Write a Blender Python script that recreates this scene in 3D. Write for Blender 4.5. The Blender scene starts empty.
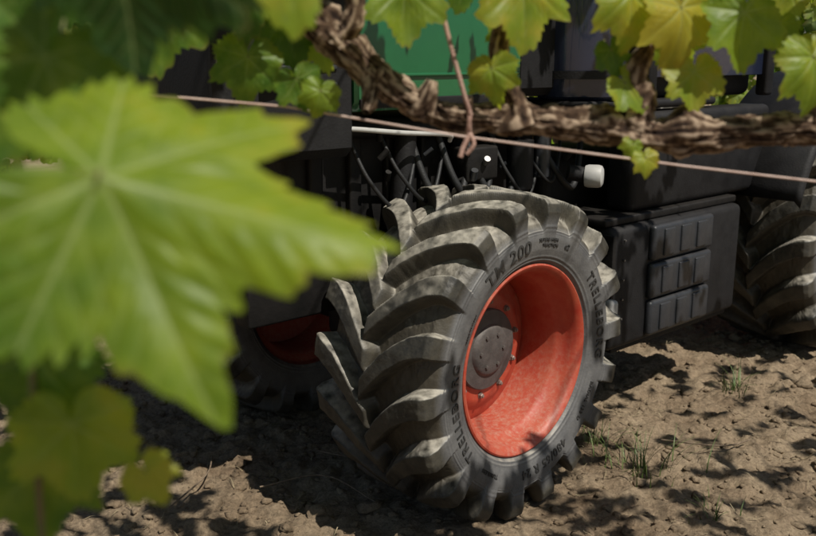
import bpy, math, random
import numpy as np
from mathutils import Vector, Matrix, noise as mnoise
random.seed(7); rng=np.random.default_rng(7)
scene=bpy.context.scene
col=scene.collection

# ------------------------------------------------------------------ helpers
def link(o,parent=None):
    col.objects.link(o)
    if parent is not None: o.parent=parent
    return o
def empty(name,loc=(0,0,0),rotz=0,parent=None):
    o=bpy.data.objects.new(name,None); o.location=loc; o.rotation_euler=(0,0,rotz); o.empty_display_size=.1
    return link(o,parent)
def mesh_np(name,verts,faces,mat=None,parent=None,smooth=True,attrs=None):
    me=bpy.data.meshes.new(name)
    verts=np.asarray(verts,dtype=np.float32)
    if isinstance(faces,np.ndarray):
        n=len(faces); k=faces.shape[1]
        me.vertices.add(len(verts)); me.vertices.foreach_set("co",verts.ravel())
        me.loops.add(n*k); me.loops.foreach_set("vertex_index",faces.astype(np.int32).ravel())
        me.polygons.add(n); me.polygons.foreach_set("loop_start",np.arange(0,n*k,k,dtype=np.int32))
        me.polygons.foreach_set("loop_total",np.full(n,k,dtype=np.int32))
        me.update(calc_edges=True)
    else:
        me.from_pydata([tuple(v) for v in verts],[],faces); me.update()
    if smooth: me.polygons.foreach_set("use_smooth",np.ones(len(me.polygons),dtype=bool))
    if attrs:
        for k,v in attrs.items():
            a=me.attributes.new(k,'FLOAT','POINT'); a.data.foreach_set("value",np.asarray(v,dtype=np.float32))
    if mat: me.materials.append(mat)
    me.validate()
    return link(bpy.data.objects.new(name,me),parent)
def grid_faces(nu,nv,wrap_u=False):
    i=np.arange(nu if wrap_u else nu-1)[:,None]; j=np.arange(nv-1)[None,:]
    i2=(i+1)%nu
    a=i*nv+j; b=i2*nv+j; c=i2*nv+j+1; d=i*nv+j+1
    return np.stack([a+0*b,b+0*a,c+0*a,d+0*a],-1).reshape(-1,4)
def h2(ix,iy,seed):
    v=np.sin(ix*127.1+iy*311.7+seed*74.7)*43758.5453
    return v-np.floor(v)
def vnoise(x,y,seed=0):
    xi=np.floor(x); yi=np.floor(y); fx=x-xi; fy=y-yi
    fx=fx*fx*(3-2*fx); fy=fy*fy*(3-2*fy)
    return (h2(xi,yi,seed)*(1-fx)+h2(xi+1,yi,seed)*fx)*(1-fy)+(h2(xi,yi+1,seed)*(1-fx)+h2(xi+1,yi+1,seed)*fx)*fy
def fbm(x,y,oct=4,seed=0,gain=.5):
    s=0; a=1; t=0
    for k in range(oct):
        s=s+a*vnoise(x*2**k+17*k,y*2**k-9*k,seed+k); t+=a; a*=gain
    return s/t
def sstep(x): x=np.clip(x,0,1); return x*x*(3-2*x)

# ------------------------------------------------------------------ materials
def new_mat(name):
    m=bpy.data.materials.new(name); m.use_nodes=True
    nt=m.node_tree; b=nt.nodes["Principled BSDF"]; return m,nt,b
def N(nt,t,**kw):
    n=nt.nodes.new(t)
    for k,v in kw.items(): setattr(n,k,v)
    return n
def noisy(name,c1,c2,scale=8,rough=.6,metal=0,bump=.0,bscale=60,dust=None,dustamt=.5,coat=0,detail=6,rough2=None,spec=.5):
    m,nt,b=new_mat(name); L=nt.links
    tc=N(nt,'ShaderNodeTexCoord')
    no=N(nt,'ShaderNodeTexNoise'); no.inputs['Scale'].default_value=scale; no.inputs['Detail'].default_value=detail; no.inputs['Roughness'].default_value=.65
    L.new(tc.outputs['Object'],no.inputs['Vector'])
    r=N(nt,'ShaderNodeValToRGB'); r.color_ramp.elements[0].position=.33; r.color_ramp.elements[1].position=.7
    r.color_ramp.elements[0].color=(*c1,1); r.color_ramp.elements[1].color=(*c2,1)
    L.new(no.outputs['Fac'],r.inputs['Fac']); colout=r.outputs['Color']
    if dust:
        g=N(nt,'ShaderNodeNewGeometry'); sx=N(nt,'ShaderNodeSeparateXYZ'); L.new(g.outputs['Normal'],sx.inputs[0])
        n2=N(nt,'ShaderNodeTexNoise'); n2.inputs['Scale'].default_value=scale*2.3; n2.inputs['Detail'].default_value=8
        L.new(tc.outputs['Object'],n2.inputs['Vector'])
        mr=N(nt,'ShaderNodeMapRange'); mr.inputs['From Min'].default_value=-.3; mr.inputs['From Max'].default_value=1; L.new(sx.outputs['Z'],mr.inputs['Value'])
        mu=N(nt,'ShaderNodeMath',operation='MULTIPLY'); L.new(mr.outputs[0],mu.inputs[0]); L.new(n2.outputs['Fac'],mu.inputs[1])
        mu2=N(nt,'ShaderNodeMath',operation='MULTIPLY'); mu2.inputs[1].default_value=dustamt*2; mu2.use_clamp=True; L.new(mu.outputs[0],mu2.inputs[0])
        mx=N(nt,'ShaderNodeMixRGB'); mx.inputs['Color2'].default_value=(*dust,1); L.new(mu2.outputs[0],mx.inputs['Fac']); L.new(colout,mx.inputs['Color1']); colout=mx.outputs['Color']
    L.new(colout,b.inputs['Base Color'])
    b.inputs['Metallic'].default_value=metal; b.inputs['Roughness'].default_value=rough; b.inputs['Specular IOR Level'].default_value=spec
    if rough2 is not None:
        mr2=N(nt,'ShaderNodeMapRange'); mr2.inputs['To Min'].default_value=rough; mr2.inputs['To Max'].default_value=rough2; L.new(no.outputs['Fac'],mr2.inputs['Value']); L.new(mr2.outputs[0],b.inputs['Roughness'])
    b.inputs['Coat Weight'].default_value=coat
    if bump>0:
        n3=N(nt,'ShaderNodeTexNoise'); n3.inputs['Scale'].default_value=bscale; n3.inputs['Detail'].default_value=8; L.new(tc.outputs['Object'],n3.inputs['Vector'])
        bp=N(nt,'ShaderNodeBump'); bp.inputs['Strength'].default_value=bump; bp.inputs['Distance'].default_value=.004
        L.new(n3.outputs['Fac'],bp.inputs['Height']); L.new(bp.outputs[0],b.inputs['Normal'])
    return m
DUST=(.27,.22,.16)
M_black=noisy('black_plastic',(.005,.005,.006),(.012,.012,.013),10,.5,0,.3,120,DUST,.025,rough2=.75,spec=.3)
M_iron=noisy('black_iron',(.004,.004,.004),(.010,.009,.009),14,.6,.1,.3,90,DUST,.035,spec=.3)
M_greyplastic=noisy('grey_plastic',(.016,.019,.024),(.028,.031,.037),9,.4,0,.3,120,DUST,.06)
M_green=noisy('green_paint',(.007,.09,.032),(.011,.12,.042),3,.25,0,0,0,DUST,.05,coat=.5)
M_navy=noisy('navy_paint',(.014,.020,.045),(.022,.030,.06),3,.2,0,0,0,DUST,.04,coat=.6)
M_steel=noisy('dull_steel',(.16,.155,.15),(.26,.25,.24),20,.45,.7,.2,80)
M_white=noisy('white_plastic',(.36,.36,.35),(.5,.5,.48),12,.5,0,.1,80,DUST,.2)
M_lamp=noisy('lamp_glass',(.03,.03,.035),(.06,.06,.065),12,.1,0,0,0,DUST,.1,coat=.8)
M_hub=noisy('hub_paint',(.045,.040,.039),(.09,.08,.077),22,.6,.1,.3,120,DUST,.2)
M_bolt=noisy('bolt_zinc',(.16,.11,.09),(.26,.2,.17),20,.55,.3,.1,80)
M_hose=noisy('hose_rubber',(.008,.008,.008),(.014,.014,.014),20,.6,0,.3,200)
M_twine=noisy('twine',(.30,.17,.13),(.42,.27,.21),60,.8,0,.6,300)
M_wire=noisy('wire_coated',(.45,.30,.24),(.6,.47,.40),30,.5,0,.2,100)
M_shoot=noisy('green_shoot',(.10,.12,.03),(.2,.13,.05),30,.6,0,.3,200)
M_twig=noisy('dry_twig',(.10,.07,.045),(.24,.18,.12),40,.85,0,.5,200)

# red rim paint, dusty and scuffed
M_red,nt,b=new_mat('rim_red_paint'); L=nt.links
tc=N(nt,'ShaderNodeTexCoord'); n1=N(nt,'ShaderNodeTexNoise'); n1.inputs['Scale'].default_value=14; n1.inputs['Detail'].default_value=10; n1.inputs['Roughness'].default_value=.7
L.new(tc.outputs['Object'],n1.inputs['Vector'])
r=N(nt,'ShaderNodeValToRGB'); r.color_ramp.elements[0].position=.35; r.color_ramp.elements[0].color=(.36,.028,.012,1); r.color_ramp.elements[1].position=.72; r.color_ramp.elements[1].color=(.43,.085,.04,1)
L.new(n1.outputs['Fac'],r.inputs['Fac'])
n2=N(nt,'ShaderNodeTexNoise'); n2.inputs['Scale'].default_value=60; n2.inputs['Detail'].default_value=10; n2.inputs['Roughness'].default_value=.75; L.new(tc.outputs['Object'],n2.inputs['Vector'])
r2=N(nt,'ShaderNodeValToRGB'); r2.color_ramp.elements[0].position=.45; r2.color_ramp.elements[1].position=.72; r2.color_ramp.elements[0].color=(.08,.08,.08,1); r2.color_ramp.elements[1].color=(.6,.6,.6,1)
L.new(n2.outputs['Fac'],r2.inputs['Fac'])
g=N(nt,'ShaderNodeNewGeometry'); sx=N(nt,'ShaderNodeSeparateXYZ'); L.new(g.outputs['Normal'],sx.inputs[0])
mr=N(nt,'ShaderNodeMapRange'); mr.inputs['From Min'].default_value=-.2; mr.inputs['From Max'].default_value=.9; mr.inputs['To Min'].default_value=.15; mr.inputs['To Max'].default_value=1.5; L.new(sx.outputs['Z'],mr.inputs['Value'])
mm=N(nt,'ShaderNodeMath',operation='MULTIPLY'); mm.use_clamp=True; L.new(r2.outputs[0],mm.inputs[0]); L.new(mr.outputs[0],mm.inputs[1])
mx=N(nt,'ShaderNodeMixRGB'); mx.inputs['Color2'].default_value=(.42,.25,.18,1); L.new(mm.outputs[0],mx.inputs[0]); L.new(r.outputs[0],mx.inputs[1]); L.new(mx.outputs[0],b.inputs['Base Color'])
b.inputs['Roughness'].default_value=.5

# rubber : attributes lug, tread
M_rub,nt,b=new_mat('tire_rubber'); L=nt.links
tc=N(nt,'ShaderNodeTexCoord'); at=N(nt,'ShaderNodeAttribute',attribute_name='lug'); at2=N(nt,'ShaderNodeAttribute',attribute_name='tread')
n1=N(nt,'ShaderNodeTexNoise'); n1.inputs['Scale'].default_value=11; n1.inputs['Detail'].default_value=12; n1.inputs['Roughness'].default_value=.75; L.new(tc.outputs['Object'],n1.inputs['Vector'])
r=N(nt,'ShaderNodeValToRGB'); r.color_ramp.elements[0].position=.32; r.color_ramp.elements[0].color=(.068,.068,.070,1); r.color_ramp.elements[1].position=.72; r.color_ramp.elements[1].color=(.155,.152,.146,1)
L.new(n1.outputs['Fac'],r.inputs['Fac'])
rt=N(nt,'ShaderNodeValToRGB'); rt.color_ramp.elements[0].position=.35; rt.color_ramp.elements[0].color=(.018,.018,.016,1); rt.color_ramp.elements[1].position=.75; rt.color_ramp.elements[1].color=(.085,.076,.056,1)  # tread rubber, albedo darkened in place of shade on the tread front
L.new(n1.outputs['Fac'],rt.inputs['Fac'])
m0=N(nt,'ShaderNodeMixRGB'); L.new(at2.outputs['Fac'],m0.inputs[0]); L.new(r.outputs[0],m0.inputs[1]); L.new(rt.outputs[0],m0.inputs[2])
n2=N(nt,'ShaderNodeTexNoise'); n2.inputs['Scale'].default_value=28; n2.inputs['Detail'].default_value=8; L.new(tc.outputs['Object'],n2.inputs['Vector'])
inv=N(nt,'ShaderNodeMath',operation='SUBTRACT'); inv.inputs[0].default_value=1; L.new(at.outputs['Fac'],inv.inputs[1])
m1=N(nt,'ShaderNodeMath',operation='MULTIPLY'); L.new(inv.outputs[0],m1.inputs[0]); L.new(at2.outputs['Fac'],m1.inputs[1])
m2=N(nt,'ShaderNodeMath',operation='MULTIPLY'); L.new(m1.outputs[0],m2.inputs[0]); L.new(n2.outputs['Fac'],m2.inputs[1])
mx=N(nt,'ShaderNodeMixRGB'); mx.inputs[2].default_value=(.06,.048,.03,1); L.new(m2.outputs[0],mx.inputs[0]); L.new(m0.outputs[0],mx.inputs[1])
g=N(nt,'ShaderNodeNewGeometry'); sx=N(nt,'ShaderNodeSeparateXYZ'); L.new(g.outputs['Normal'],sx.inputs[0])
mr=N(nt,'ShaderNodeMapRange'); mr.inputs['From Min'].default_value=.42; mr.inputs['From Max'].default_value=.92; mr.inputs['To Max'].default_value=1; L.new(sx.outputs['Z'],mr.inputs['Value'])
m3=N(nt,'ShaderNodeMath',operation='MULTIPLY'); L.new(mr.outputs[0],m3.inputs[0])
r4=N(nt,'ShaderNodeMapRange'); r4.inputs['From Min'].default_value=.30; r4.inputs['From Max'].default_value=.62; L.new(n2.outputs['Fac'],r4.inputs['Value']); L.new(r4.outputs[0],m3.inputs[1])
mx2=N(nt,'ShaderNodeMixRGB'); mx2.inputs[2].default_value=(.38,.35,.29,1); L.new(m3.outputs[0],mx2.inputs[0]); L.new(mx.outputs[0],mx2.inputs[1])
L.new(mx2.outputs[0],b.inputs['Base Color']); b.inputs['Roughness'].default_value=.55; b.inputs['Specular IOR Level'].default_value=.45
n3=N(nt,'ShaderNodeTexNoise'); n3.inputs['Scale'].default_value=140; n3.inputs['Detail'].default_value=8; L.new(tc.outputs['Object'],n3.inputs['Vector'])
bp=N(nt,'ShaderNodeBump'); bp.inputs['Strength'].default_value=.4; bp.inputs['Distance'].default_value=.0025; L.new(n3.outputs['Fac'],bp.inputs['Height']); L.new(bp.outputs[0],b.inputs['Normal'])
M_letter=noisy('letter_rubber',(.024,.024,.024),(.045,.044,.042),25,.5,0,.2,160)

# soil
M_soil,nt,b=new_mat('soil'); L=nt.links
tc=N(nt,'ShaderNodeTexCoord')
n1=N(nt,'ShaderNodeTexNoise'); n1.inputs['Scale'].default_value=2.3; n1.inputs['Detail'].default_value=12; n1.inputs['Roughness'].default_value=.72; L.new(tc.outputs['Object'],n1.inputs['Vector'])
r=N(nt,'ShaderNodeValToRGB'); r.color_ramp.elements[0].position=.3; r.color_ramp.elements[0].color=(.21,.145,.09,1); r.color_ramp.elements[1].position=.72; r.color_ramp.elements[1].color=(.48,.375,.25,1)
L.new(n1.outputs['Fac'],r.inputs[0])
n2=N(nt,'ShaderNodeTexNoise'); n2.inputs['Scale'].default_value=70; n2.inputs['Detail'].default_value=8; n2.inputs['Roughness'].default_value=.75; L.new(tc.outputs['Object'],n2.inputs['Vector'])
r2=N(nt,'ShaderNodeValToRGB'); r2.color_ramp.elements[0].position=.3; r2.color_ramp.elements[0].color=(.42,.42,.42,1); r2.color_ramp.elements[1].position=.72; r2.color_ramp.elements[1].color=(1.35,1.35,1.35,1); L.new(n2.outputs[0],r2.inputs[0])
mx=N(nt,'ShaderNodeMixRGB',blend_type='MULTIPLY'); mx.inputs[0].default_value=1; L.new(r.outputs[0],mx.inputs[1]); L.new(r2.outputs[0],mx.inputs[2]); L.new(mx.outputs[0],b.inputs['Base Color'])
b.inputs['Roughness'].default_value=.95; b.inputs['Specular IOR Level'].default_value=.15
bp=N(nt,'ShaderNodeBump'); bp.inputs['Strength'].default_value=1; bp.inputs['Distance'].default_value=.016; L.new(n2.outputs['Fac'],bp.inputs['Height']); L.new(bp.outputs[0],b.inputs['Normal'])

# bark
M_bark,nt,b=new_mat('vine_bark'); L=nt.links
at=N(nt,'ShaderNodeAttribute',attribute_name='ridge'); tc=N(nt,'ShaderNodeTexCoord')
n1=N(nt,'ShaderNodeTexNoise'); n1.inputs['Scale'].default_value=90; n1.inputs['Detail'].default_value=10; n1.inputs['Roughness'].default_value=.75; L.new(tc.outputs['Object'],n1.inputs['Vector'])
ad=N(nt,'ShaderNodeMath',operation='ADD'); L.new(at.outputs['Fac'],ad.inputs[0]); L.new(n1.outputs[0],ad.inputs[1])
r=N(nt,'ShaderNodeValToRGB'); e=r.color_ramp.elements; e[0].position=.50; e[0].color=(.018,.010,.007,1); e[1].position=1; e[1].color=(.40,.30,.21,1)
x=e.new(.78); x.color=(.11,.068,.042,1)
hf=N(nt,'ShaderNodeMath',operation='MULTIPLY'); hf.inputs[1].default_value=.78; L.new(ad.outputs[0],hf.inputs[0])
L.new(hf.outputs[0],r.inputs[0]); L.new(r.outputs[0],b.inputs['Base Color']); b.inputs['Roughness'].default_value=.9; b.inputs['Specular IOR Level'].default_value=.2
bp=N(nt,'ShaderNodeBump'); bp.inputs['Strength'].default_value=1; bp.inputs['Distance'].default_value=.004; L.new(n1.outputs[0],bp.inputs['Height']); L.new(bp.outputs[0],b.inputs['Normal'])

# leaf : attributes tint(0 dark..1 yellow), vein
def leaf_mat(name,trans=.5):
    m,nt,b=new_mat(name); L=nt.links
    at=N(nt,'ShaderNodeAttribute',attribute_name='tint'); av=N(nt,'ShaderNodeAttribute',attribute_name='vein'); ae=N(nt,'ShaderNodeAttribute',attribute_name='edge')
    tc=N(nt,'ShaderNodeTexCoord'); n1=N(nt,'ShaderNodeTexNoise'); n1.inputs['Scale'].default_value=35; n1.inputs['Detail'].default_value=8; L.new(tc.outputs['Object'],n1.inputs['Vector'])
    nm=N(nt,'ShaderNodeMapRange'); nm.inputs['To Min'].default_value=-.28; nm.inputs['To Max'].default_value=.28; L.new(n1.outputs[0],nm.inputs['Value'])
    ad=N(nt,'ShaderNodeMath',operation='ADD'); L.new(at.outputs['Fac'],ad.inputs[0]); L.new(nm.outputs[0],ad.inputs[1])
    def ramp(c0,c1,c2,c3):
        r=N(nt,'ShaderNodeValToRGB'); e=r.color_ramp.elements
        e[0].position=0; e[0].color=(*c0,1); e[1].position=1; e[1].color=(*c3,1)
        x=e.new(.4); x.color=(*c1,1); x=e.new(.75); x.color=(*c2,1); L.new(ad.outputs[0],r.inputs[0]); return r
    r=ramp((.018,.042,.010),(.05,.12,.015),(.19,.27,.022),(.36,.32,.035))
    rt=ramp((.03,.09,.01),(.24,.42,.025),(.68,.80,.05),(.98,.78,.07))
    mv=N(nt,'ShaderNodeMixRGB'); mv.inputs[2].default_value=(.30,.37,.13,1)
    vf=N(nt,'ShaderNodeMath',operation='MULTIPLY'); vf.inputs[1].default_value=.8; L.new(av.outputs['Fac'],vf.inputs[0]); L.new(vf.outputs[0],mv.inputs[0]); L.new(r.outputs[0],mv.inputs[1])
    me_=N(nt,'ShaderNodeMixRGB'); me_.inputs[2].default_value=(.20,.13,.035,1)
    em=N(nt,'ShaderNodeMath',operation='MULTIPLY'); L.new(ae.outputs['Fac'],em.inputs[0]); L.new(n1.outputs[0],em.inputs[1]); L.new(em.outputs[0],me_.inputs[0]); L.new(mv.outputs[0],me_.inputs[1])
    L.new(me_.outputs[0],b.inputs['Base Color']); b.inputs['Roughness'].default_value=.45; b.inputs['Specular IOR Level'].default_value=.35
    tr=N(nt,'ShaderNodeBsdfTranslucent'); L.new(rt.outputs[0],tr.inputs['Color'])
    ms=N(nt,'ShaderNodeMixShader'); ms.inputs[0].default_value=trans; L.new(b.outputs[0],ms.inputs[1]); L.new(tr.outputs[0],ms.inputs[2])
    L.new(ms.outputs[0],nt.nodes['Material Output'].inputs['Surface'])
    bp=N(nt,'ShaderNodeBump'); bp.inputs['Strength'].default_value=.3; bp.inputs['Distance'].default_value=.002; L.new(n1.outputs[0],bp.inputs['Height']); L.new(bp.outputs[0],b.inputs['Normal'])
    return m
M_leaf=leaf_mat('vine_leaf',.45)

# ------------------------------------------------------------------ leaf templates (unit length midvein)
CTH=np.array([0,7,15,27,36,52,60,68,78,88,100,110,120,135,150,165,178])
CR =np.array([1.,.93,.83,.70,.72,.93,.86,.74,.65,.68,.72,.66,.60,.58,.50,.34,.10])
CRH=np.array([1.,.86,.72,.58,.62,1.0,.82,.66,.56,.60,.68,.62,.56,.54,.48,.34,.10])
def leaf_template(nk,nth,seed,detail=True,curl=.12,rib=1.0,CRR=None):
    rs=np.random.default_rng(seed)
    th=np.linspace(-178,178,nth); at=np.abs(th)
    r=np.interp(at,CTH,CR if CRR is None else CRR)
    if nth>100:
        k=int(nth/90)|1; rp=np.pad(r,(k,k),mode='edge'); r=np.convolve(rp,np.ones(2*k+1)/(2*k+1),mode='valid')
    if detail:
        s=th/360*34+rs.random()*3+.45*np.sin(th/17)+.3*np.sin(th/7.3+seed)
        f=s-np.floor(s); tooth=np.where(f<.6,f/.6,(1-f)/.4)
        amp=.09+.08*h2(np.floor(s),np.floor(s)*0,seed)
        s2=s*2.6; f2=s2-np.floor(s2); t2=1-np.abs(2*f2-1)
        r=r*(1+amp*(tooth-.5)*np.clip((172-at)/30,0,1)+.025*(t2-.5))
    r=r*(1+.12*(vnoise(th/30+seed*3.1,th*0,seed)-.5))
    k=np.linspace(.0,1,nk)**.9
    K,T=np.meshgrid(k,np.radians(th),indexing='ij')
    Rr=K*r[None,:]
    x=Rr*np.sin(T); y=Rr*np.cos(T)
    vein=np.zeros_like(x); dmin=np.full_like(x,9.)
    for a,Lv in ((0,.98),(52,.88),(-52,.88),(100,.70),(-100,.70),(140,.5),(-140,.5)):
        ar=math.radians(a); dx,dy=math.sin(ar),math.cos(ar)
        t=np.clip(x*dx+y*dy,0,Lv); d=np.hypot(x-t*dx,y-t*dy)
        dmin=np.minimum(dmin,d); wv=.011*(1-.75*t/Lv)+.002
        vein=np.maximum(vein,np.exp(-(d/wv)**2))
        if nk>10:
            for q in np.arange(.18,Lv*.9,.13):
                for sgn in (1,-1):
                    ox,oy=dx*q,dy*q; b2=ar+sgn*math.radians(42); ex,ey=math.sin(b2),math.cos(b2); L2=(Lv-q)*.5+.05
                    t=np.clip((x-ox)*ex+(y-oy)*ey,0,L2); d=np.hypot(x-ox-t*ex,y-oy-t*ey)
                    vein=np.maximum(vein,.5*np.exp(-(d/(.005*(1-.6*t/L2)+.001))**2)); dmin=np.minimum(dmin,d*1.2+.035)
    puff=np.minimum(dmin,.10)
    puff=puff/(1+puff*4)
    z=.50*rib*puff-.03
    rr=np.hypot(x,y)
    z=z-curl*rr**2+.07*np.sin(3*T+seed)*rr+.05*np.sin(x*5+seed)*np.cos(y*5+seed*2)+curl*.6*x*x
    z=z+.05*np.sin(T*7+seed)*np.clip(K-.45,0,1)
    V=np.stack([x,y,z],-1).reshape(-1,3)
    F=grid_faces(nk,nth)
    edge=np.clip((K-.93)/.07,0,1)**2*(vnoise(th/14+seed,th*0,seed+5)[None,:]>.55)
    return V,F,vein.ravel(),edge.ravel()
TH=[leaf_template(90,560,1,True,.16,.7,CRH),leaf_template(90,560,2,True,.18,.8),leaf_template(90,560,14,True,.25,.8)]
TM_=[leaf_template(14,130,s,True,c) for s,c in ((3,.15),(4,.35),(5,.05),(6,.5))]
TL=[leaf_template(4,34,s,False,c) for s,c in ((7,.2),(8,.4),(9,.1))]
TB=[leaf_template(2,16,s,False,c) for s,c in ((10,.2),(11,.4))]
class Leaves:
    def __init__(s): s.V=[];s.F=[];s.t=[];s.v=[];s.e=[];s.n=0
    def add(s,tpl,pos,tip,nor,size,tint,fold=0.0,grad=0.0):
        V,F,ve,ed=tpl
        if fold:   # blade folded along the midvein
            V=V.copy(); m=V[:,0]<0; a=fold; xx=V[m,0].copy(); V[m,0]=xx*math.cos(a); V[m,2]=V[m,2]+xx*math.sin(a)
        y=Vector(tip).normalized(); z=Vector(nor); z=(z-y*z.dot(y))
        if z.length<1e-3: z=y.orthogonal()
        z.normalize(); x=y.cross(z)
        M=np.array([x,y,z])*size
        s.V.append(V@M+np.array(pos)); s.F.append(F+s.n); s.n+=len(V)
        s.t.append(np.full(len(V),tint)+grad*(-V[:,0]*.5+V[:,1]*.5)); s.v.append(ve); s.e.append(ed)
    def build(s,name,mat,parent=None):
        return mesh_np(name,np.concatenate(s.V),np.concatenate(s.F),mat,parent,True,{'tint':np.concatenate(s.t),'vein':np.concatenate(s.v),'edge':np.concatenate(s.e)})

# ------------------------------------------------------------------ tubes
def catmull(P,n):
    P=[np.array(p,float) for p in P]; P=[2*P[0]-P[1]]+P+[2*P[-1]-P[-2]]
    out=[]; m=len(P)-3
    for q in np.linspace(0,m-1e-6,n):
        i=int(q); t=q-i; a,b,c,d=P[i:i+4]
        out.append(.5*((2*b)+(-a+c)*t+(2*a-5*b+4*c-d)*t*t+(-a+3*b-3*c+d)*t**3))
    return np.array(out)
def bark_tube(name,pts,radii,mat,parent=None,n=160,seg=28,amp=.35,seed=0):
    C=catmull([list(p)+[r] for p,r in zip(pts,radii)],n)
    P=C[:,:3]; R=C[:,3]
    T=np.gradient(P,axis=0); T/=np.linalg.norm(T,axis=1)[:,None]
    up=np.array([.1,1,.05]); u=np.cross(T[0],up); u/=np.linalg.norm(u)
    V=[];rid=[]; l=0
    for i in range(n):
        u=u-T[i]*u.dot(T[i]); u/=np.linalg.norm(u); w=np.cross(T[i],u)
        if i: l+=np.linalg.norm(P[i]-P[i-1])
        kn=max(0,mnoise.noise(Vector((seed*3.3,l*13,7)))-.12)*1.6     # knots
        for j in range(seg):
            a=2*math.pi*j/seg; c,s=math.cos(a),math.sin(a)
            k1=mnoise.noise(Vector((c*1.2+seed,s*1.2,l*26)))
            k2=mnoise.noise(Vector((c*3.0+seed,s*3.0,l*34+3)))
            k3=mnoise.noise(Vector((c*9,s*9+seed,l*30)))
            k4=mnoise.noise(Vector((c*5,s*5+seed,l*120)))
            f=1+kn*(.7+.6*c)+amp*(1.0*k1+.55*k2+.55*k3+.35*k4)
            V.append(P[i]+(u*c+w*s)*R[i]*f); rid.append(.5+k2*.35+k3*.6+k4*.35)
    V=np.array(V); F=grid_faces(n,seg)
    i=np.arange(n-1); cl=np.stack([i*seg+seg-1,(i+1)*seg+seg-1,(i+1)*seg,i*seg],-1)
    F=np.concatenate([F,cl])
    return mesh_np(name,V,F,mat,parent,True,{'ridge':rid})
def tube(name,pts,r,mat,parent=None,smooth=True,res=4):
    cu=bpy.data.curves.new(name,'CURVE'); cu.dimensions='3D'; cu.bevel_depth=r; cu.bevel_resolution=res; cu.use_fill_caps=True
    P=catmull(pts,max(2,len(pts)*8)) if (smooth and len(pts)>2) else np.array(pts,float)
    sp=cu.splines.new('POLY'); sp.points.add(len(P)-1)
    for q,p in zip(sp.points,P): q.co=(*p,1)
    cu.materials.append(mat); return link(bpy.data.objects.new(name,cu),parent)
def box(name,c,s,mat,parent=None,bev=.01,rot=(0,0,0),seg=3):
    import bmesh
    bm=bmesh.new(); bmesh.ops.create_cube(bm,size=1)
    for v in bm.verts: v.co=Vector((v.co.x*s[0],v.co.y*s[1],v.co.z*s[2]))
    if bev>0: bmesh.ops.bevel(bm,geom=bm.edges[:],offset=min(bev,min(s)*.45),segments=seg,affect='EDGES',profile=.5)
    me=bpy.data.meshes.new(name); bm.to_mesh(me); bm.free(); me.materials.append(mat)
    me.polygons.foreach_set("use_smooth",np.ones(len(me.polygons),dtype=bool))
    try: me.set_sharp_from_angle(angle=math.radians(35))
    except Exception: pass
    o=bpy.data.objects.new(name,me); o.location=c; o.rotation_euler=rot; return link(o,parent)
def lathe(name,prof,mat,parent=None,n=128,axis='Y',loc=(0,0,0),rot=(0,0,0),flip=-1,sharp=30):
    pr=np.array(prof); a=np.linspace(0,2*math.pi,n,endpoint=False)
    V=np.zeros((n,len(pr),3)); V[:,:,0]=np.cos(a)[:,None]*pr[None,:,1]; V[:,:,2]=np.sin(a)[:,None]*pr[None,:,1]; V[:,:,1]=flip*pr[None,:,0]
    o=mesh_np(name,V.reshape(-1,3),grid_faces(n,len(pr),True),mat,parent)
    try:
        o.data.set_sharp_from_angle(angle=math.radians(sharp))
    except Exception: pass
    o.location=loc; o.rotation_euler=rot; return o
def rod(name,p1,p2,r,mat,parent=None): return tube(name,[p1,p2],r,mat,parent,False,6)

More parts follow.
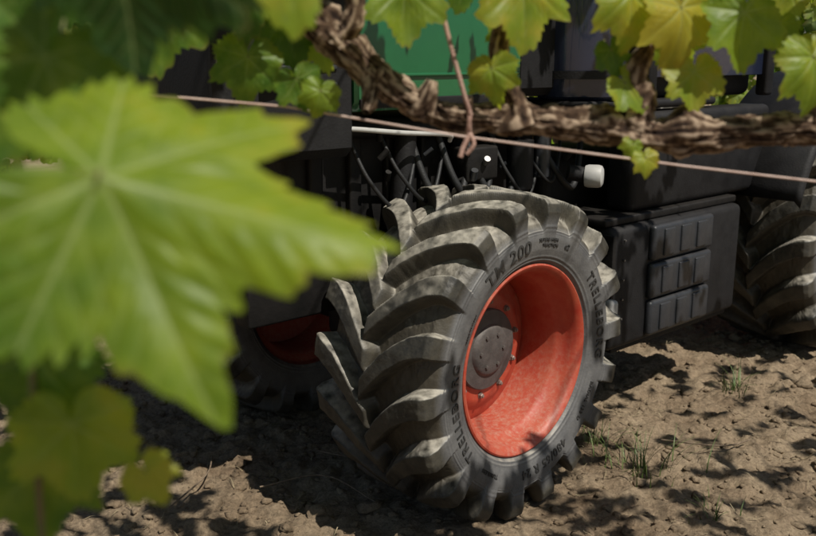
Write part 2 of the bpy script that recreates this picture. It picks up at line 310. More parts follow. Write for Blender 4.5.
# ------------------------------------------------------------------ wheel
KP=np.array([0,1,2,3,3.4,4,5,5.6,6,7,8,9,10])
PB=np.array([(0,.486),(.10,.484),(.16,.479),(.193,.470),(.205,.462),(.219,.450),(.231,.432),(.237,.412),(.238,.40),(.234,.37),(.223,.34),(.206,.320),(.190,.300)])
PO=np.array([(0,.549),(.105,.547),(.18,.542),(.228,.534),(.243,.520),(.249,.492),(.242,.450),(.239,.415),(.238,.40),(.234,.37),(.223,.34),(.206,.320),(.190,.300)])
def gsm(a,w):
    k=np.exp(-np.linspace(-2,2,2*w+1)**2); k/=k.sum(); return np.convolve(np.pad(a,(w,w),mode='reflect',reflect_type='odd'),k,mode='valid')
def make_tire(parent,nphi=1200,name='tire'):
    kk=np.concatenate([np.linspace(0,3,70,endpoint=False),np.linspace(3,6,48,endpoint=False),np.linspace(6,10,46)])
    b=np.stack([gsm(np.interp(kk,KP,PB[:,i]),5) for i in (0,1)],-1); o=np.stack([gsm(np.interp(kk,KP,PO[:,i]),2) for i in (0,1)],-1)
    kk2=np.concatenate([-kk[:0:-1],kk]); 
    b[0,0]=0;o[0,0]=0
    B=np.concatenate([b[:0:-1]*[-1,1],b]); O=np.concatenate([o[:0:-1]*[-1,1],o])
    phi=np.linspace(0,2*math.pi,nphi,endpoint=False)
    yy=O[:,0]; nl=18; Rr=.54; pitch=2*math.pi/nl
    K=np.abs(kk2)
    mask=np.zeros((nphi,len(yy)))
    for sg,off in ((1,0),(-1,.5)):
        y=yy*sg; u=np.clip(y/.24,0,1); u=np.where((K>3.4)&(y>0),1,u)
        A=.175; ex=1.75
        S=np.where(y>0,A*(1-(1-u)**ex),A*ex*y/.24); S1=np.where(y>0,A*ex/.24*(1-u)**(ex-1),A*ex/.24)
        ca=1/np.sqrt(1+S1**2)
        q=(phi[:,None]/pitch+off+(S/Rr/pitch)[None,:]); idx=np.round(q); q=(q-idx)*pitch*Rr
        hw=(.0245+.0155*u)[None,:]+.005*(fbm(phi[:,None]*14,y[None,:]*30,3,int(21+sg))-.5)
        d=np.abs(q)*ca[None,:]
        m=sstep((hw-d)/.012+.5)
        m=m*sstep((y+.022)/.016)[None,:]
        mask=np.maximum(mask,m)
    wear=1-.14*fbm(phi[:,None]*9,yy[None,:]*16,3,3)
    Pm=B[None]*(1-(mask*wear)[...,None])+O[None]*(mask*wear)[...,None]
    ring=np.zeros(len(yy))
    for r0,w,h in ((.332,.0035,.004),(.345,.002,.002),(.428,.002,.0025),(.420,.0015,.0015)):
        ring+=h*np.exp(-((B[:,1]-r0)/w)**2)*(K>4.5)
    Pm[:,:,0]+=np.sign(yy)[None,:]*ring[None,:]
    tread=np.clip((5.0-K)/.9,0,1)
    lump=.007*(fbm(phi[:,None]*12,yy[None,:]*40,4,9)-.5)*tread[None,:]*(1-.6*mask)
    Pm[:,:,1]+=lump
    V=np.zeros((nphi,len(yy),3)); V[:,:,0]=np.cos(phi)[:,None]*Pm[:,:,1]; V[:,:,2]=np.sin(phi)[:,None]*Pm[:,:,1]; V[:,:,1]=-Pm[:,:,0]
    t=np.broadcast_to(tread[None,:],mask.shape)
    return mesh_np(name,V.reshape(-1,3),grid_faces(nphi,len(yy),True),M_rub,parent,True,{'lug':mask.ravel(),'tread':t.ravel()})
def side_y(r): 
    rr=PB[::-1,1]; yy=PB[::-1,0]; return np.interp(r,rr,yy)
def letter(parent,txt,phic,r0,h,spacing=1.1,name='sidewall_lettering',wx=1.0):
    cu=bpy.data.curves.new('t','FONT'); cu.body=txt; cu.size=h*1.4; cu.extrude=.0012; cu.align_x='CENTER'; cu.space_character=spacing; cu.offset=h*.018
    o=bpy.data.objects.new('t',cu); col.objects.link(o); bpy.context.view_layer.update()
    me=bpy.data.meshes.new_from_object(o.evaluated_get(bpy.context.evaluated_depsgraph_get()))
    bpy.data.objects.remove(o)
    n=len(me.vertices); c=np.zeros(n*3); me.vertices.foreach_get('co',c); c=c.reshape(-1,3)
    ph=phic-c[:,0]*wx/r0; r=r0+c[:,1]; y=-(side_y(r)+.0018+c[:,2])
    me.vertices.foreach_set('co',np.stack([r*np.cos(ph),y,r*np.sin(ph)],-1).ravel().astype(np.float32)); me.update()
    me.materials.clear(); me.materials.append(M_letter); me.name=name
    return link(bpy.data.objects.new(name,me),parent)
def make_wheel(parent,loc,rotz,name,full=True,scale=1,spin=0):
    w=empty(name,loc,rotz,parent); w.scale=(scale,)*3
    w.rotation_euler=(0,spin,rotz)
    make_tire(w,1300 if full else 700)
    R=[(-.19,.298),(-.215,.318),(-.2,.306),(-.18,.285),(-.15,.270),(.02,.262),(.12,.266),(.135,.272),(.148,.282),(.175,.287),(.196,.292),(.206,.299),(.213,.308),(.2155,.314),(.213,.319),(.207,.3205),(.202,.316),(.198,.308),(.190,.303),(.175,.300)]
    lathe('rim_barrel',R,M_red,w,160)
    D=[(-.014,.2635),(-.008,.255),(-.002,.235),(.012,.205),(.026,.190),(.030,.175),(.030,.0)]
    lathe('rim_disc',D,M_red,w,96)
    lathe('rim_disc_back',[(-.020,.262),(.00,.19),(.012,.17),(.012,.0)],M_red,w,64)
    H=[(.031,.140),(.040,.140),(.046,.136),(.049,.110),(.052,.090),(.060,.084),(.064,.076),(.065,.050),(.065,.0)]
    lathe('hub',H,M_hub,w,96)
    for i in range(10):
        a=2*math.pi*i/10+.2; p=Vector((math.cos(a)*.163,-.030,math.sin(a)*.163))
        lathe('wheel_bolt',[(0,.0),(0,.012),(.003,.012),(.003,.009),(.011,.009),(.013,.007),(.013,.005),(.016,.005),(.017,.0)],M_bolt,w,6,loc=p,rot=(0,a,0))
    for i in range(6):
        a=2*math.pi*i/6; lathe('hub_bolt',[(0,.0),(0,.007),(.005,.007),(.006,.0)],M_hub,w,6,loc=(math.cos(a)*.058,-.065,math.sin(a)*.058))
    if full:
        R_=math.radians
        letter(w,"TM 200",R_(112),.366,.044,1.14)
        letter(w,"SUPERB HIGH",R_(82),.396,.011,1.1); letter(w,"TRACTION",R_(80),.378,.011,1.1); letter(w,"e2",R_(66),.382,.018,1.1)
        letter(w,"TRELLEBORG",R_(14),.368,.033,1.25); letter(w,"TRELLEBORG",R_(192),.368,.033,1.25)
        letter(w,"480/65 R 24",R_(282),.368,.030,1.15); letter(w,"TUBELESS",R_(236),.374,.013,1.2)
        letter(w,"RADIAL 133 D",R_(325),.374,.014,1.2); letter(w,"MADE IN ITALY",R_(150),.352,.008,1.2)
    return w

# ------------------------------------------------------------------ tractor
tr=empty('vineyard_tractor',(-.114,3.332,0),math.radians(42))
make_wheel(tr,(-.022,-.547,.543),math.radians(3.6),'front_wheel',True)
make_wheel(tr,(0,.66,.540),math.radians(184),'front_wheel_far',False)
make_wheel(tr,(2.62,-.46,.64),0,'rear_wheel',False,1.2)
make_wheel(tr,(2.62,.62,.64),math.pi,'rear_wheel_far',False,1.2)
rod('front_axle',(0,-.36,.54),(0,.48,.54),.075,M_iron,tr)
box('axle_housing',(0,0,.56),(.26,.34,.24),M_iron,tr,.04)
box('steering_knuckle',(-.02,-.36,.58),(.16,.12,.34),M_iron,tr,.03)
rod('tie_rod',(.14,-.38,.56),(.14,.4,.56),.018,M_iron,tr)
rod('steering_cylinder',(.16,-.3,.64),(.16,.1,.64),.032,M_black,tr)
box('chassis_beam',(.9,-.16,.78),(3.2,.08,.24),M_iron,tr,.01)
box('chassis_beam',(.9,.16,.78),(3.2,.08,.24),M_iron,tr,.01)
box('engine_block',(.05,0,1.06),(1.2,.42,.48),M_iron,tr,.03)
box('gearbox',(1.5,0,.8),(1.6,.44,.6),M_iron,tr,.05)
for i in range(6):
    box('engine_rib',(-.45+i*.16,-.222,1.1),(.05,.03,.36),M_iron,tr,.008)
rod('suspension_cylinder',(-.18,-.30,.66),(-.10,-.27,1.24),.038,M_black,tr)
rod('suspension_rod',(-.19,-.303,.6),(-.165,-.297,.74),.02,M_steel,tr)
rod('exhaust_pipe',(-.4,-.25,1.28),(.5,-.25,1.24),.035,M_iron,tr)
tube('light_pipe',[(-.50,-.34,1.275),(-.42,-.36,1.285),(-.2,-.37,1.262),(.0,-.37,1.245),(.05,-.33,1.22)],.008,M_white,tr)
for k in range(8):
    x0=-.35+.13*k; dz=random.uniform(-.12,.05)
    tube('hydraulic_hose',[(x0,-.26,1.27),(x0+.03,-.34,1.18+dz),(x0+.14,-.36,1.08+dz),(x0+.26,-.3,1.16),(x0+.3,-.24,1.28)],random.choice([.007,.010,.013]),M_hose,tr)
for k in range(20):
    p=(random.uniform(-.4,.9),-.28-random.random()*.08,random.uniform(1.05,1.28))
    rod('hose_fitting',p,(p[0]+random.uniform(-.03,.05),p[1]-.02,p[2]+random.uniform(.01,.05)),random.uniform(.006,.013),random.choice([M_steel,M_iron,M_iron,M_black,M_greyplastic]),tr)
rod('filter_canister',(.42,-.33,1.02),(.42,-.33,1.2),.05,M_black,tr)
rod('filter_canister',(.57,-.31,1.05),(.57,-.31,1.22),.035,M_greyplastic,tr)
box('side_bracket',(.55,-.3,1.27),(.5,.12,.04),M_black,tr,.008)
box('valve_block',(.2,-.3,1.13),(.16,.1,.12),M_iron,tr,.01)
def hood(name,x0,x1,hw,z0,z1,mat,taper=.0,rad=.16):
    sec=[]
    for a in np.linspace(0,math.pi/2,14): sec.append((hw-rad+rad*math.cos(a),z1-rad+rad*math.sin(a)))
    sec=[(hw-.03,z0-.0),(hw,z0+.03)]+sec; sec=sec+[(-y,z) for y,z in sec[::-1]]
    sec=np.array(sec); n=len(sec); xs=np.array([x0,x0+.012,x0+.03]+list(np.linspace(x0+.06,x1-.04,10))+[x1-.012,x1]); V=[]
    for i,x in enumerate(xs):
        sc=1-taper*((x1-x)/(x1-x0))**2
        if i==0 or i==len(xs)-1: sc*=.97
        V.append(np.stack([np.full(n,x),sec[:,0]*sc,z0+(sec[:,1]-z0)*sc],-1))
    V=np.concatenate(V); F=[tuple(f) for f in grid_faces(len(xs),n)]
    F.append(tuple(range(n))); F.append(tuple((len(xs)-1)*n+i for i in range(n))[::-1])
    for i in range(len(xs)-1): F.append((i*n,(i+1)*n,(i+1)*n+n-1,i*n+n-1)[::-1])
    o=mesh_np(name,V,F,mat,tr); 
    try:o.data.set_sharp_from_angle(angle=math.radians(40))
    except Exception:pass
    return o
hood('hood_panel',-.40,.36,.38,1.335,1.95,M_green)
box('hood_crease',(-.02,-.384,1.445),(.72,.012,.012),M_green,tr,.005)
hood('nose_cowl',-.86,-.405,.375,1.20,1.93,M_black,.12)
for i in range(7): box('grille_slat',(-.60,-.372,1.42+i*.05),(.26,.02,.014),M_greyplastic,tr,.004)
box('headlamp',(-.80,-.30,1.5),(.1,.12,.1),M_lamp,tr,.03)
hood('rear_cowl',.365,.60,.36,1.36,1.92,M_black)
box('hood_trim',(-.02,-.385,1.36),(.74,.012,.03),M_black,tr,.004)
# tall rounded navy tank standing behind the hood
nt_=lathe('navy_tank',[(-.02,.0),(-.02,.15),(-.005,.172),(.02,.178),(.45,.178),(.60,.17),(.66,.14),(.68,.0)],M_navy,tr,64,loc=(.74,-.35,1.36),rot=(-math.pi/2,0,0),flip=-1)
box('tank_cradle',(.80,-.30,1.325),(.46,.42,.030),M_black,tr,.012)
lathe('tank_band',[(0,.180),(.0,.186),(.03,.186),(.03,.180)],M_black,tr,64,loc=(.74,-.35,1.42),rot=(-math.pi/2,0,0))
box('cab_floor_lip',(1.30,-.24,1.315),(.52,.46,.035),M_black,tr,.015)
box('cab_frame_pillar',(1.03,-.46,1.9),(.06,.06,1.15),M_black,tr,.015)
box('cab_frame_pillar',(2.0,-.46,1.9),(.07,.06,1.15),M_black,tr,.015)
box('cab_door_glass',(1.52,-.455,1.92),(.90,.012,1.0),M_navy,tr,.003)
box('cab_rear_shell',(1.52,.1,1.85),(.98,.98,1.05),M_black,tr,.04)
box('cab_roof',(1.45,0,2.5),(1.4,1.1,.16),M_black,tr,.06)
box('cab_side_panel',(1.48,-.42,1.085),(1.1,.14,.40),M_black,tr,.03)
box('cab_side_trim',(1.48,-.493,1.16),(1.06,.012,.025),M_greyplastic,tr,.004)
fv=[]
for a in np.linspace(math.radians(25),math.radians(165),30):
    for y in (-.74,-.71,-.26): fv.append((2.62+math.cos(a)*.76,y,.66+math.sin(a)*.76-(.03 if y==-.74 else 0)))
fo=mesh_np('rear_fender',np.array(fv),grid_faces(30,3),M_black,tr)
sm=fo.modifiers.new('s','SOLIDIFY'); sm.thickness=.012
rod('reservoir_neck',(.62,-.40,1.07),(.70,-.47,1.05),.03,M_black,tr)
lathe('reservoir_cap',[(0,.0),(0,.040),(.012,.044),(.05,.044),(.062,.040),(.068,.030),(.070,0)],M_white,tr,40,loc=(.67,-.445,1.055),rot=(0,0,math.radians(30)))
box('fuel_tank',(1.22,-.40,.60),(1.0,.30,.50),M_black,tr,.03)
box('tank_top_body',(1.22,-.38,.868),(1.0,.27,.032),M_iron,tr,.008)
for j in range(3):
    z=.765-.158*j
    box('ribbed_cover',(1.20,-.560,z),(.46,.036,.148),M_greyplastic,tr,.028)
    for i in range(3): box('cover_rib',(1.075+i*.125,-.580,z),(.075,.012,.112),M_greyplastic,tr,.006)
box('tank_bracket',(.71,-.42,.62),(.02,.30,.42),M_iron,tr,.004)
box('step_plate',(1.24,-.42,.338),(.9,.2,.022),M_iron,tr,.005)
for i in range(5): rod('tank_bolt',(.80,-.55,.48+i*.08),(.80,-.558,.48+i*.08),.004,M_steel,tr)
box('marker_lamp',(.66,-.60,.55),(.05,.045,.085),M_white,tr,.015)
rod('lamp_arm',(.66,-.2,.55),(.66,-.58,.55),.012,M_iron,tr)

# ------------------------------------------------------------------ ground
def axis_coords(a,b,step,far):
    core=np.arange(a,b,step); out=[];d=step;x=b
    while x<far: out.append(x); d*=1.28; x+=d
    lo=[];d=step;x=a-step
    while x>-far: lo.append(x); d*=1.28; x-=d
    return np.array(lo[::-1]+list(core)+out)
xs=axis_coords(-2.3,3.3,.0115,90); ys=axis_coords(1.9,5.6,.0115,90)
def gz(X,Y):
    z=.05*(fbm(X*1.3,Y*1.3,3,1)-.5)
    c=fbm(X*9,Y*9,4,5); z=z+.030*(np.abs(c-.5)*2)*1.3-.012
    z=z+.032*(fbm(X*24+4,Y*24,3,8,.65)-.5)
    z=z+.022*(np.clip(fbm(X*14,Y*14,2,11)-.58,0,1)*3)
    d=np.hypot(X-.2,Y-2.9); z=z*(1-.6*np.exp(-(d/.35)**2))
    return z
X,Y=np.meshgrid(xs,ys,indexing='ij'); Z=gz(X,Y)
fade=np.clip(1.3-np.maximum(np.abs(X-.5),np.abs(Y-3.5))/14,0,1); Z=Z*fade
mesh_np('ground',np.stack([X,Y,Z],-1).reshape(-1,3),grid_faces(len(xs),len(ys)),M_soil)
import bmesh
bm=bmesh.new(); bmesh.ops.create_icosphere(bm,subdivisions=2,radius=1); bv=np.array([v.co[:] for v in bm.verts]); bf=np.array([[v.index for v in f.verts] for f in bm.faces]); bm.free()
CV=[];CF=[]; n0=0
for i in range(6500):
    x=rng.uniform(-1.9,3.0); y=rng.uniform(2.1,5.2)
    s=.003+.014*rng.random()**3.2
    if i%60==0: s=rng.uniform(.018,.032)
    q=np.array([1+.75*mnoise.noise(Vector(v*1.5)+Vector((i*3.1,0,0)))+.35*mnoise.noise(Vector(v*4)+Vector((i*3.1,5,0))) for v in bv]) if s>.008 else 1+.2*rng.standard_normal(len(bv))
    q=np.clip(q,.4,1.7)
    sc=np.array([1+rng.random()*.8,1+rng.random()*.4,.6+rng.random()*.3])*s
    a=rng.random()*6.28; v=bv*np.reshape(q,(-1,1))*sc; v=np.stack([v[:,0]*math.cos(a)-v[:,1]*math.sin(a),v[:,0]*math.sin(a)+v[:,1]*math.cos(a),v[:,2]],-1)
    z=float(gz(np.array([x]),np.array([y]))[0])
    CV.append(v+[x,y,z+s*.1]); CF.append(bf+n0); n0+=len(bv)
mesh_np('soil_clods',np.concatenate(CV),np.concatenate(CF),M_soil,None,False)
SV=[];SF=[];n0=0
def strip(P,w,side):
    global n0
    P=np.array(P); k=len(P); ww=w*np.linspace(1,.15,k)[:,None]; s=np.array(side)
    SV.append(np.concatenate([P-s*ww,P+s*ww])); 
    SF.append(np.array([[n0+i,n0+i+1,n0+k+i+1,n0+k+i] for i in range(k-1)])); n0+=2*k
M_grass=noisy('grass_blades',(.05,.10,.02),(.14,.18,.05),12,.55)
M_straw=noisy('straw',(.22,.17,.09),(.40,.33,.2),12,.8)
for i in range(600):
    x=rng.uniform(-1.7,2.6); y=rng.uniform(2.3,4.8); a=rng.random()*6.28; Ls=rng.uniform(.02,.10)
    t=np.linspace(0,1,5); px=x+np.cos(a+t*rng.uniform(-.6,.6))*t*Ls; py=y+np.sin(a)*t*Ls; pz=gz(px,py)+.008+.01*np.sin(t*3)*rng.random()
    strip(np.stack([px,py,pz],-1),.0016,(-math.sin(a),math.cos(a),0))
mesh_np('dry_straw',np.concatenate(SV),np.concatenate(SF),M_straw)
def tuft(name,cx,cy,nb,h,spread,mat):
    global SV,SF,n0
    SV=[];SF=[];n0=0
    for i in range(nb):
        a=rng.random()*6.28; r=abs(rng.standard_normal())*spread*.35; x=cx+r*math.cos(a); y=cy+r*math.sin(a); a+=rng.standard_normal()*.7
        hh=h*rng.uniform(.45,1.1); ln=rng.uniform(.2,1.3); t=np.linspace(0,1,7)
        P=np.stack([x+np.cos(a)*ln*hh*t**1.8,y+np.sin(a)*ln*hh*t**1.8,-.0+hh*(t-.35*ln*t**2.4)+float(gz(np.array([x]),np.array([y]))[0])],-1)
        strip(P,.0024,(-math.sin(a),math.cos(a),.2))
    mesh_np(name,np.concatenate(SV),np.concatenate(SF),mat)
tuft('grass_tuft',.87,3.08,60,.18,.26,M_grass); tuft('grass_tuft',.74,3.30,34,.12,.14,M_grass)
tuft('grass_tuft',1.5,3.9,40,.14,.14,M_grass); tuft('grass_tuft',1.02,2.72,16,.08,.16,M_grass); tuft('grass_tuft',-1.25,3.1,30,.10,.12,M_grass)
for k,(a,b_,c) in enumerate([((-.80,2.75),(-.72,2.95),(-.74,3.15)),((-.52,2.9),(-.3,2.95),(-.1,2.78)),((-.35,3.2),(-.2,3.1),(-.02,3.15)),((1.0,3.3),(1.2,3.2),(1.35,3.3))]):
    tube('dry_twig',[(*a,.03),(*b_,.05),(*c,.03)],.003,M_twig)

# ------------------------------------------------------------------ grapevine (foreground)
gv=empty('grapevine',(0,1.3,0))
gvo=np.array([0,1.3,0])
def W(pts): return [tuple(np.array(p)-gvo) for p in pts]
cord=[(-1.05,1.34,0),(-1.02,1.32,.5),(-.98,1.33,.95),(-.86,1.33,1.36),(-.62,1.32,1.58),(-.38,1.31,1.65),(-.25,1.31,1.615),(-.15,1.31,1.572),(-.085,1.312,1.512),(-.018,1.315,1.452),(.061,1.318,1.416),(.162,1.32,1.413),(.277,1.315,1.401),(.393,1.31,1.388),(.6,1.32,1.40),(.85,1.32,1.38),(1.1,1.33,1.41),(1.5,1.33,1.4)]
rad=[.05,.044,.04,.032,.026,.023,.022,.025,.024,.020,.018,.021,.023,.022,.022,.022,.018,.013]
bark_tube('cordon',W(cord),rad,M_bark,gv,n=700,seg=44,amp=.38,seed=2)
bark_tube('spur',W([(.165,1.32,1.405),(.158,1.318,1.43),(.138,1.316,1.47),(.128,1.315,1.505),(.135,1.315,1.56)]),[.022,.018,.012,.014,.008],M_bark,gv,60,22,.4,5)
bark_tube('spur',W([(.330,1.315,1.395),(.335,1.315,1.43),(.325,1.31,1.475),(.34,1.31,1.52)]),[.025,.024,.018,.008],M_bark,gv,60,22,.45,8)
bark_tube('spur',W([(-.1,1.31,1.52),(-.075,1.3,1.56),(-.08,1.3,1.62)]),[.022,.016,.010],M_bark,gv,40,22,.45,11)
bark_tube('spur',W([(-.05,1.31,1.475),(-.055,1.29,1.440),(-.06,1.28,1.425)]),[.018,.012,.006],M_bark,gv,30,22,.45,12)
bark_tube('spur',W([(.02,1.315,1.42),(.03,1.30,1.45),(.035,1.3,1.468)]),[.016,.011,.006],M_bark,gv,30,22,.45,14)
bark_tube('spur',W([(.6,1.32,1.4),(.61,1.31,1.45),(.6,1.3,1.5)]),[.018,.013,.008],M_bark,gv,30,22,.45,15)
canes=[[(.135,1.315,1.55),(.15,1.3,1.7),(.22,1.33,1.95),(.2,1.4,2.3)],[(.34,1.31,1.51),(.37,1.3,1.65),(.33,1.35,1.9),(.45,1.4,2.35)],[(-.08,1.3,1.61),(-.06,1.3,1.75),(-.1,1.35,2.0),(.0,1.4,2.3)],[(.6,1.3,1.49),(.62,1.33,1.8),(.7,1.4,2.3)],[(.9,1.3,1.4),(.93,1.33,1.8),(.9,1.4,2.3)],[(-.5,1.3,1.6),(-.52,1.33,1.9),(-.4,1.4,2.3)],
 [(-.45,1.31,1.65),(-.36,1.0,1.85),(-.30,.72,1.70),(-.275,.64,1.45),(-.27,.60,1.15)]]
for i,c in enumerate(canes): tube('cane',W(c),.0045 if i<6 else .0028,M_shoot,gv)
for i in range(14):
    x=-.9+i*.25; tube('cane',W([(x,1.35,1.9),(x+.1,1.5,2.3),(x+.25,1.8,2.62),(x+.3,2.2,2.7)]),.004,M_shoot,gv)  # unseen shoots under the added shade overhang
sun_dir=Vector((.52,-.54,1.10)).normalized()
LV=Leaves()
def lf(tpl,pos,tip,nor,size,tint,petiole=True,**k):
    LV.add(tpl,np.array(pos)-gvo,tip,nor,size,tint,**k)
    p=np.array(pos); t=np.array(tip,float); t/=np.linalg.norm(t); n_=np.array(nor,float); n_/=np.linalg.norm(n_)
    q=p-n_*size*.35+np.array([0,.02,size*.45]) if petiole else p-n_*size*.5+np.array([-.03,.05,.03])
    tube('petiole',W([tuple(p),tuple((p+q)/2-n_*size*.1),tuple(q)]),.0011 if size<.1 else .0014,M_shoot,gv)
# large leaf close to the camera, midvein running to the right
lf(TH[0],(-.155,.449,1.443),(.965,.05,-.26),(.10,-.94,.28),.154,.64,False,fold=.85,grad=.30)
# leaves behind and above it
lf(TH[1],(-.175,.57,1.585),(.60,-.10,-.45),(-.1,-.9,.1),.105,.12,False)
lf(TM_[0],(-.105,.74,1.60),(.25,-.1,-.9),(.2,-.8,.5),.085,.78)
lf(TM_[2],(-.150,.78,1.60),(-.1,-.1,-.9),(.2,-.8,.4),.075,.60)
lf(TM_[1],(-.20,.74,1.62),(-.2,-.1,-.9),(-.3,-.8,.2),.10,.15)
lf(TM_[2],(-.235,.60,1.50),(-.5,-.1,-.7),(.1,-.8,.4),.085,.45)
lf(TM_[3],(-.27,.62,1.62),(-.1,-.2,-.9),(.2,-.8,.1),.09,.25)
lf(TM_[0],(-.40,.85,1.58),(-.1,-.2,-.9),(.2,-.8,.3),.09,.45)
lf(TH[2],(-.250,.60,1.385),(-.15,-.2,-.9),(.3,-.8,.4),.080,.60)
lf(TM_[1],(-.270,.62,1.290),(-.3,-.2,-.9),(.1,-.8,.5),.070,.40)
lf(TM_[2],(-.240,.60,1.245),(.1,-.2,-.9),(.3,-.8,.3),.060,.76)
lf(TM_[0],(-.190,.60,1.208),(.5,-.2,-.7),(.3,-.8,.4),.028,.85)
lf(TM_[0],(-.275,.62,1.20),(.0,-.2,-.9),(.3,-.8,.2),.060,.5)
lf(TM_[1],(-.055,1.0,1.66),(.1,-.1,-.9),(.2,-.8,.2),.085,.3)
for tpl,p,tip,nor,s,t in [
 (2,(-.005,1.24,1.59),(.05,-.1,-.9),(.3,-.8,.3),.080,.66),
 (0,(.155,1.27,1.60),(.10,-.1,-.9),(.3,-.8,.4),.095,.82),
 (1,(.115,1.27,1.485),(.05,-.2,-.9),(-.4,-.8,.2),.052,.82),
 (3,(.300,1.26,1.585),(.12,-.1,-.9),(.2,-.7,.5),.080,.85),
 (0,(.285,1.30,1.51),(.3,-.1,-.9),(.2,-.7,.2),.040,.40),
 (1,(.372,1.27,1.565),(.05,-.1,-.95),(.4,-.8,.3),.085,1.0),
 (2,(.40,1.29,1.48),(.1,-.1,-.95),(.1,-.8,.3),.06,.85),
 (0,(.305,1.29,1.465),(.5,-.1,-.6),(.2,-.7,.4),.05,.78),
 (3,(.335,1.27,1.362),(.25,-.2,-.9),(.2,-.8,.5),.030,.85),
 (1,(.318,1.28,1.38),(-.4,-.2,-.9),(.2,-.8,.5),.022,.75),
 (2,(.46,1.28,1.56),(.05,-.1,-.9),(.2,-.7,.5),.085,.65),
 (3,(.55,1.25,1.50),(.2,-.1,-.9),(.2,-.7,.5),.08,.75),
 (0,(.62,1.27,1.60),(.0,-.1,-.9),(.2,-.7,.5),.10,.45),
 (0,(.08,1.34,1.62),(-.1,-.1,-.9),(.2,-.7,.5),.06,.5),
 (1,(-.22,1.25,1.60),(.1,-.1,-.9),(.2,-.7,.3),.08,.35),
 (0,(-.175,1.34,1.555),(.2,-.1,-.9),(.1,-.8,.3),.075,.30),
 (3,(-.225,1.30,1.50),(-.1,-.1,-.9),(.3,-.8,.3),.07,.50),
 (1,(-.13,1.36,1.53),(.1,-.1,-.9),(-.2,-.8,.3),.055,.70),
 (2,(-.33,1.2,1.57),(.0,-.1,-.9),(.1,-.7,.5),.10,.5),
 (3,(-.46,1.15,1.60),(.1,-.1,-.9),(.3,-.7,.3),.10,.35),
 (0,(-.50,1.25,1.46),(-.1,-.1,-.9),(.3,-.7,.3),.10,.45),
 (1,(-.60,1.1,1.52),(-.1,-.1,-.9),(.1,-.7,.4),.11,.3),
 (2,(-.155,1.28,1.47),(.3,-.1,-.9),(-.2,-.8,.2),.05,.5),
 (3,(-.12,1.26,1.455),(-.2,-.1,-.9),(.2,-.8,.2),.040,.7)]:
    lf(TM_[tpl],p,tip,nor,s,t)
for i in range(24):
    x=rng.uniform(.12,.75); z=rng.uniform(1.50,1.66); y=rng.uniform(1.33,1.5)
    if .19<x<.31: continue
    LV.add(TM_[rng.integers(4)],np.array([x,y,z])-gvo,(rng.standard_normal()*.5,-.1,-1),(rng.standard_normal()*.6,-.8,.4),rng.uniform(.03,.055),rng.uniform(.5,.95))
ob=LV.build('vine_leaves',M_leaf,gv)
# unseen canopy of the vine; overhang added and gaps shaped for dappled shade
LC=Leaves()
def shade_wanted(x,y,z):
    k=z/sun_dir.z; gx=x-sun_dir.x*k; gy=y-sun_dir.y*k
    k2=(z-.85)/sun_dir.z; wx=x-sun_dir.x*k2; wy=y-sun_dir.y*k2
    return gx,gy,wx,wy
cnt=0
while cnt<1000:
    if rng.random()<.5: x=rng.uniform(-1.2,3.2); y=rng.uniform(1.15,1.6); z=rng.uniform(1.70,2.75)
    else: x=rng.uniform(-.8,3.4); y=rng.uniform(1.5,3.0); z=rng.uniform(2.35,2.8)
    gx,gy,wx,wy=shade_wanted(x,y,z)
    if math.hypot(wx-.20,wy-2.78)<.58 and rng.random()<.97: continue      # gap shaped to let sun onto the wheel
    if gx>.75 and rng.random()<.55: continue
    if -1.2<gx<-.62 and 3.05<gy<3.5: continue  # gap shaped for a sun patch on the soil
    if -.65<gx<-.15 and 3.35<gy<3.8: continue
    if y<1.35 and z<1.74: continue
    tip=(rng.standard_normal()*.5,rng.standard_normal()*.5,-1); nor=(rng.standard_normal()*.6+.2,-.6+rng.standard_normal()*.5,.7+rng.standard_normal()*.3)
    LC.add(TL[rng.integers(3)],np.array([x,y,z])-gvo,tip,nor,rng.uniform(.05,.10),rng.uniform(.2,.8)); cnt+=1
LC.build('shade_canopy_leaves',M_leaf,gv)
tube('trellis_wire',[(-1.2,1.285,1.52),(-.17,1.283,1.432),(.075,1.283,1.391),(.393,1.28,1.349),(1.5,1.28,1.22)],.0016,M_wire,None,False)
rod('trellis_wire',(-1.2,1.36,2.2),(3,1.36,2.2),.0014,M_wire)
tp=[(.035,1.34,2.2),(.038,1.30,1.62),(.05,1.285,1.55),(.075,1.275,1.46),(.088,1.278,1.42)]
tw=empty('twine_tie',(0,0,0))
tube('hanging_strand',tp,.0032,M_twine,tw)
wrap=[]
for i in range(40):
    a=i/39*math.pi*4.5; wrap.append((.088+.004*math.sin(a*.5)-.002*i/39,1.318-.0265*math.cos(a),1.413+.0295*math.sin(a)))
tube('wrap',wrap,.0028,M_twine,tw)
tube('loose_end',[(.088,1.285,1.395),(.078,1.28,1.375),(.074,1.277,1.362)],.0035,M_twine,tw)
tube('loose_end',[(.088,1.285,1.395),(.093,1.278,1.380),(.083,1.277,1.366)],.003,M_twine,tw)

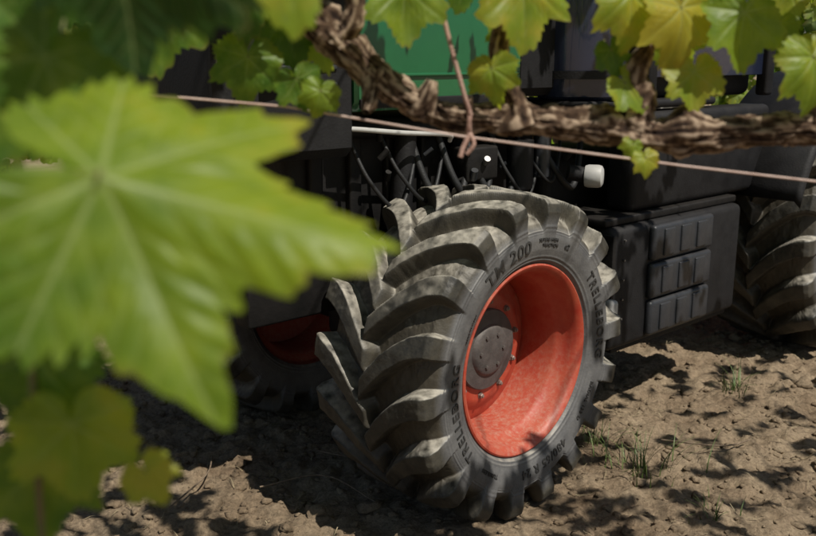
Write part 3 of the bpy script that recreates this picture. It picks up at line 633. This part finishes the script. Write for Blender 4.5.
# ------------------------------------------------------------------ background vine rows
def row(name,y0,x0,x1,n,zt):
    e=empty(name,(0,y0,0)); LB=Leaves()
    for i in range(n):
        x=rng.uniform(x0,x1); y=rng.normal(0,.22); z=.65+(zt-.65)*rng.random()**.8+.15*math.sin(x*2.1)
        if vnoise(np.array([x*2.2]),np.array([z*2.2]),4)[0]<.25: continue
        nor=(rng.standard_normal()*.6+.2,-.7+rng.standard_normal()*.5,.6+rng.standard_normal()*.4)
        LB.add(TB[rng.integers(2)],(x,y,z),(rng.standard_normal()*.5,rng.standard_normal()*.4,-1),nor,rng.uniform(.06,.12),rng.uniform(.1,.85))
    LB.build('foliage',M_leaf,e)
    for x in np.arange(x0+.3,x1,1.1):
        bark_tube('trunk',[(x,0,-.02),(x+.04,.03,.35),(x-.03,0,.75),(x+.02,0,1.0)],[.04,.03,.028,.02],M_bark,e,24,12,.35,x)
row('vine_row',7.2,-7,9,8000,2.2)
row('vine_row',9.8,-9,12,7000,2.4)

# ------------------------------------------------------------------ light, world, camera
w=bpy.data.worlds.new("World"); scene.world=w; w.use_nodes=True; nt=w.node_tree
sky=nt.nodes.new('ShaderNodeTexSky'); sky.sky_type='NISHITA'; sky.sun_disc=False
elev=math.asin(sun_dir.z); sky.sun_elevation=elev; sky.sun_rotation=math.atan2(sun_dir.x,sun_dir.y)
nt.links.new(sky.outputs[0],nt.nodes['Background'].inputs[0]); nt.nodes['Background'].inputs[1].default_value=.05
sl=bpy.data.lights.new('sun','SUN'); sl.energy=5.0; sl.angle=math.radians(.5); sl.color=(1,.95,.87)
so=bpy.data.objects.new('sun',sl); so.rotation_euler=sun_dir.to_track_quat('Z','Y').to_euler(); so.location=(3,-4,8); link(so)
cam=bpy.data.cameras.new('camera'); cam.sensor_width=36; cam.lens=39.7; cam.clip_end=500; cam.clip_start=.05
cam.dof.use_dof=True; cam.dof.focus_distance=2.85; cam.dof.aperture_fstop=4.4
co=bpy.data.objects.new('camera',cam); co.location=(0,0,1.5); co.rotation_euler=(math.radians(90-13.2),0,0); link(co); scene.camera=co
scene.view_settings.view_transform='Standard'; scene.view_settings.look='None'; scene.view_settings.exposure=0
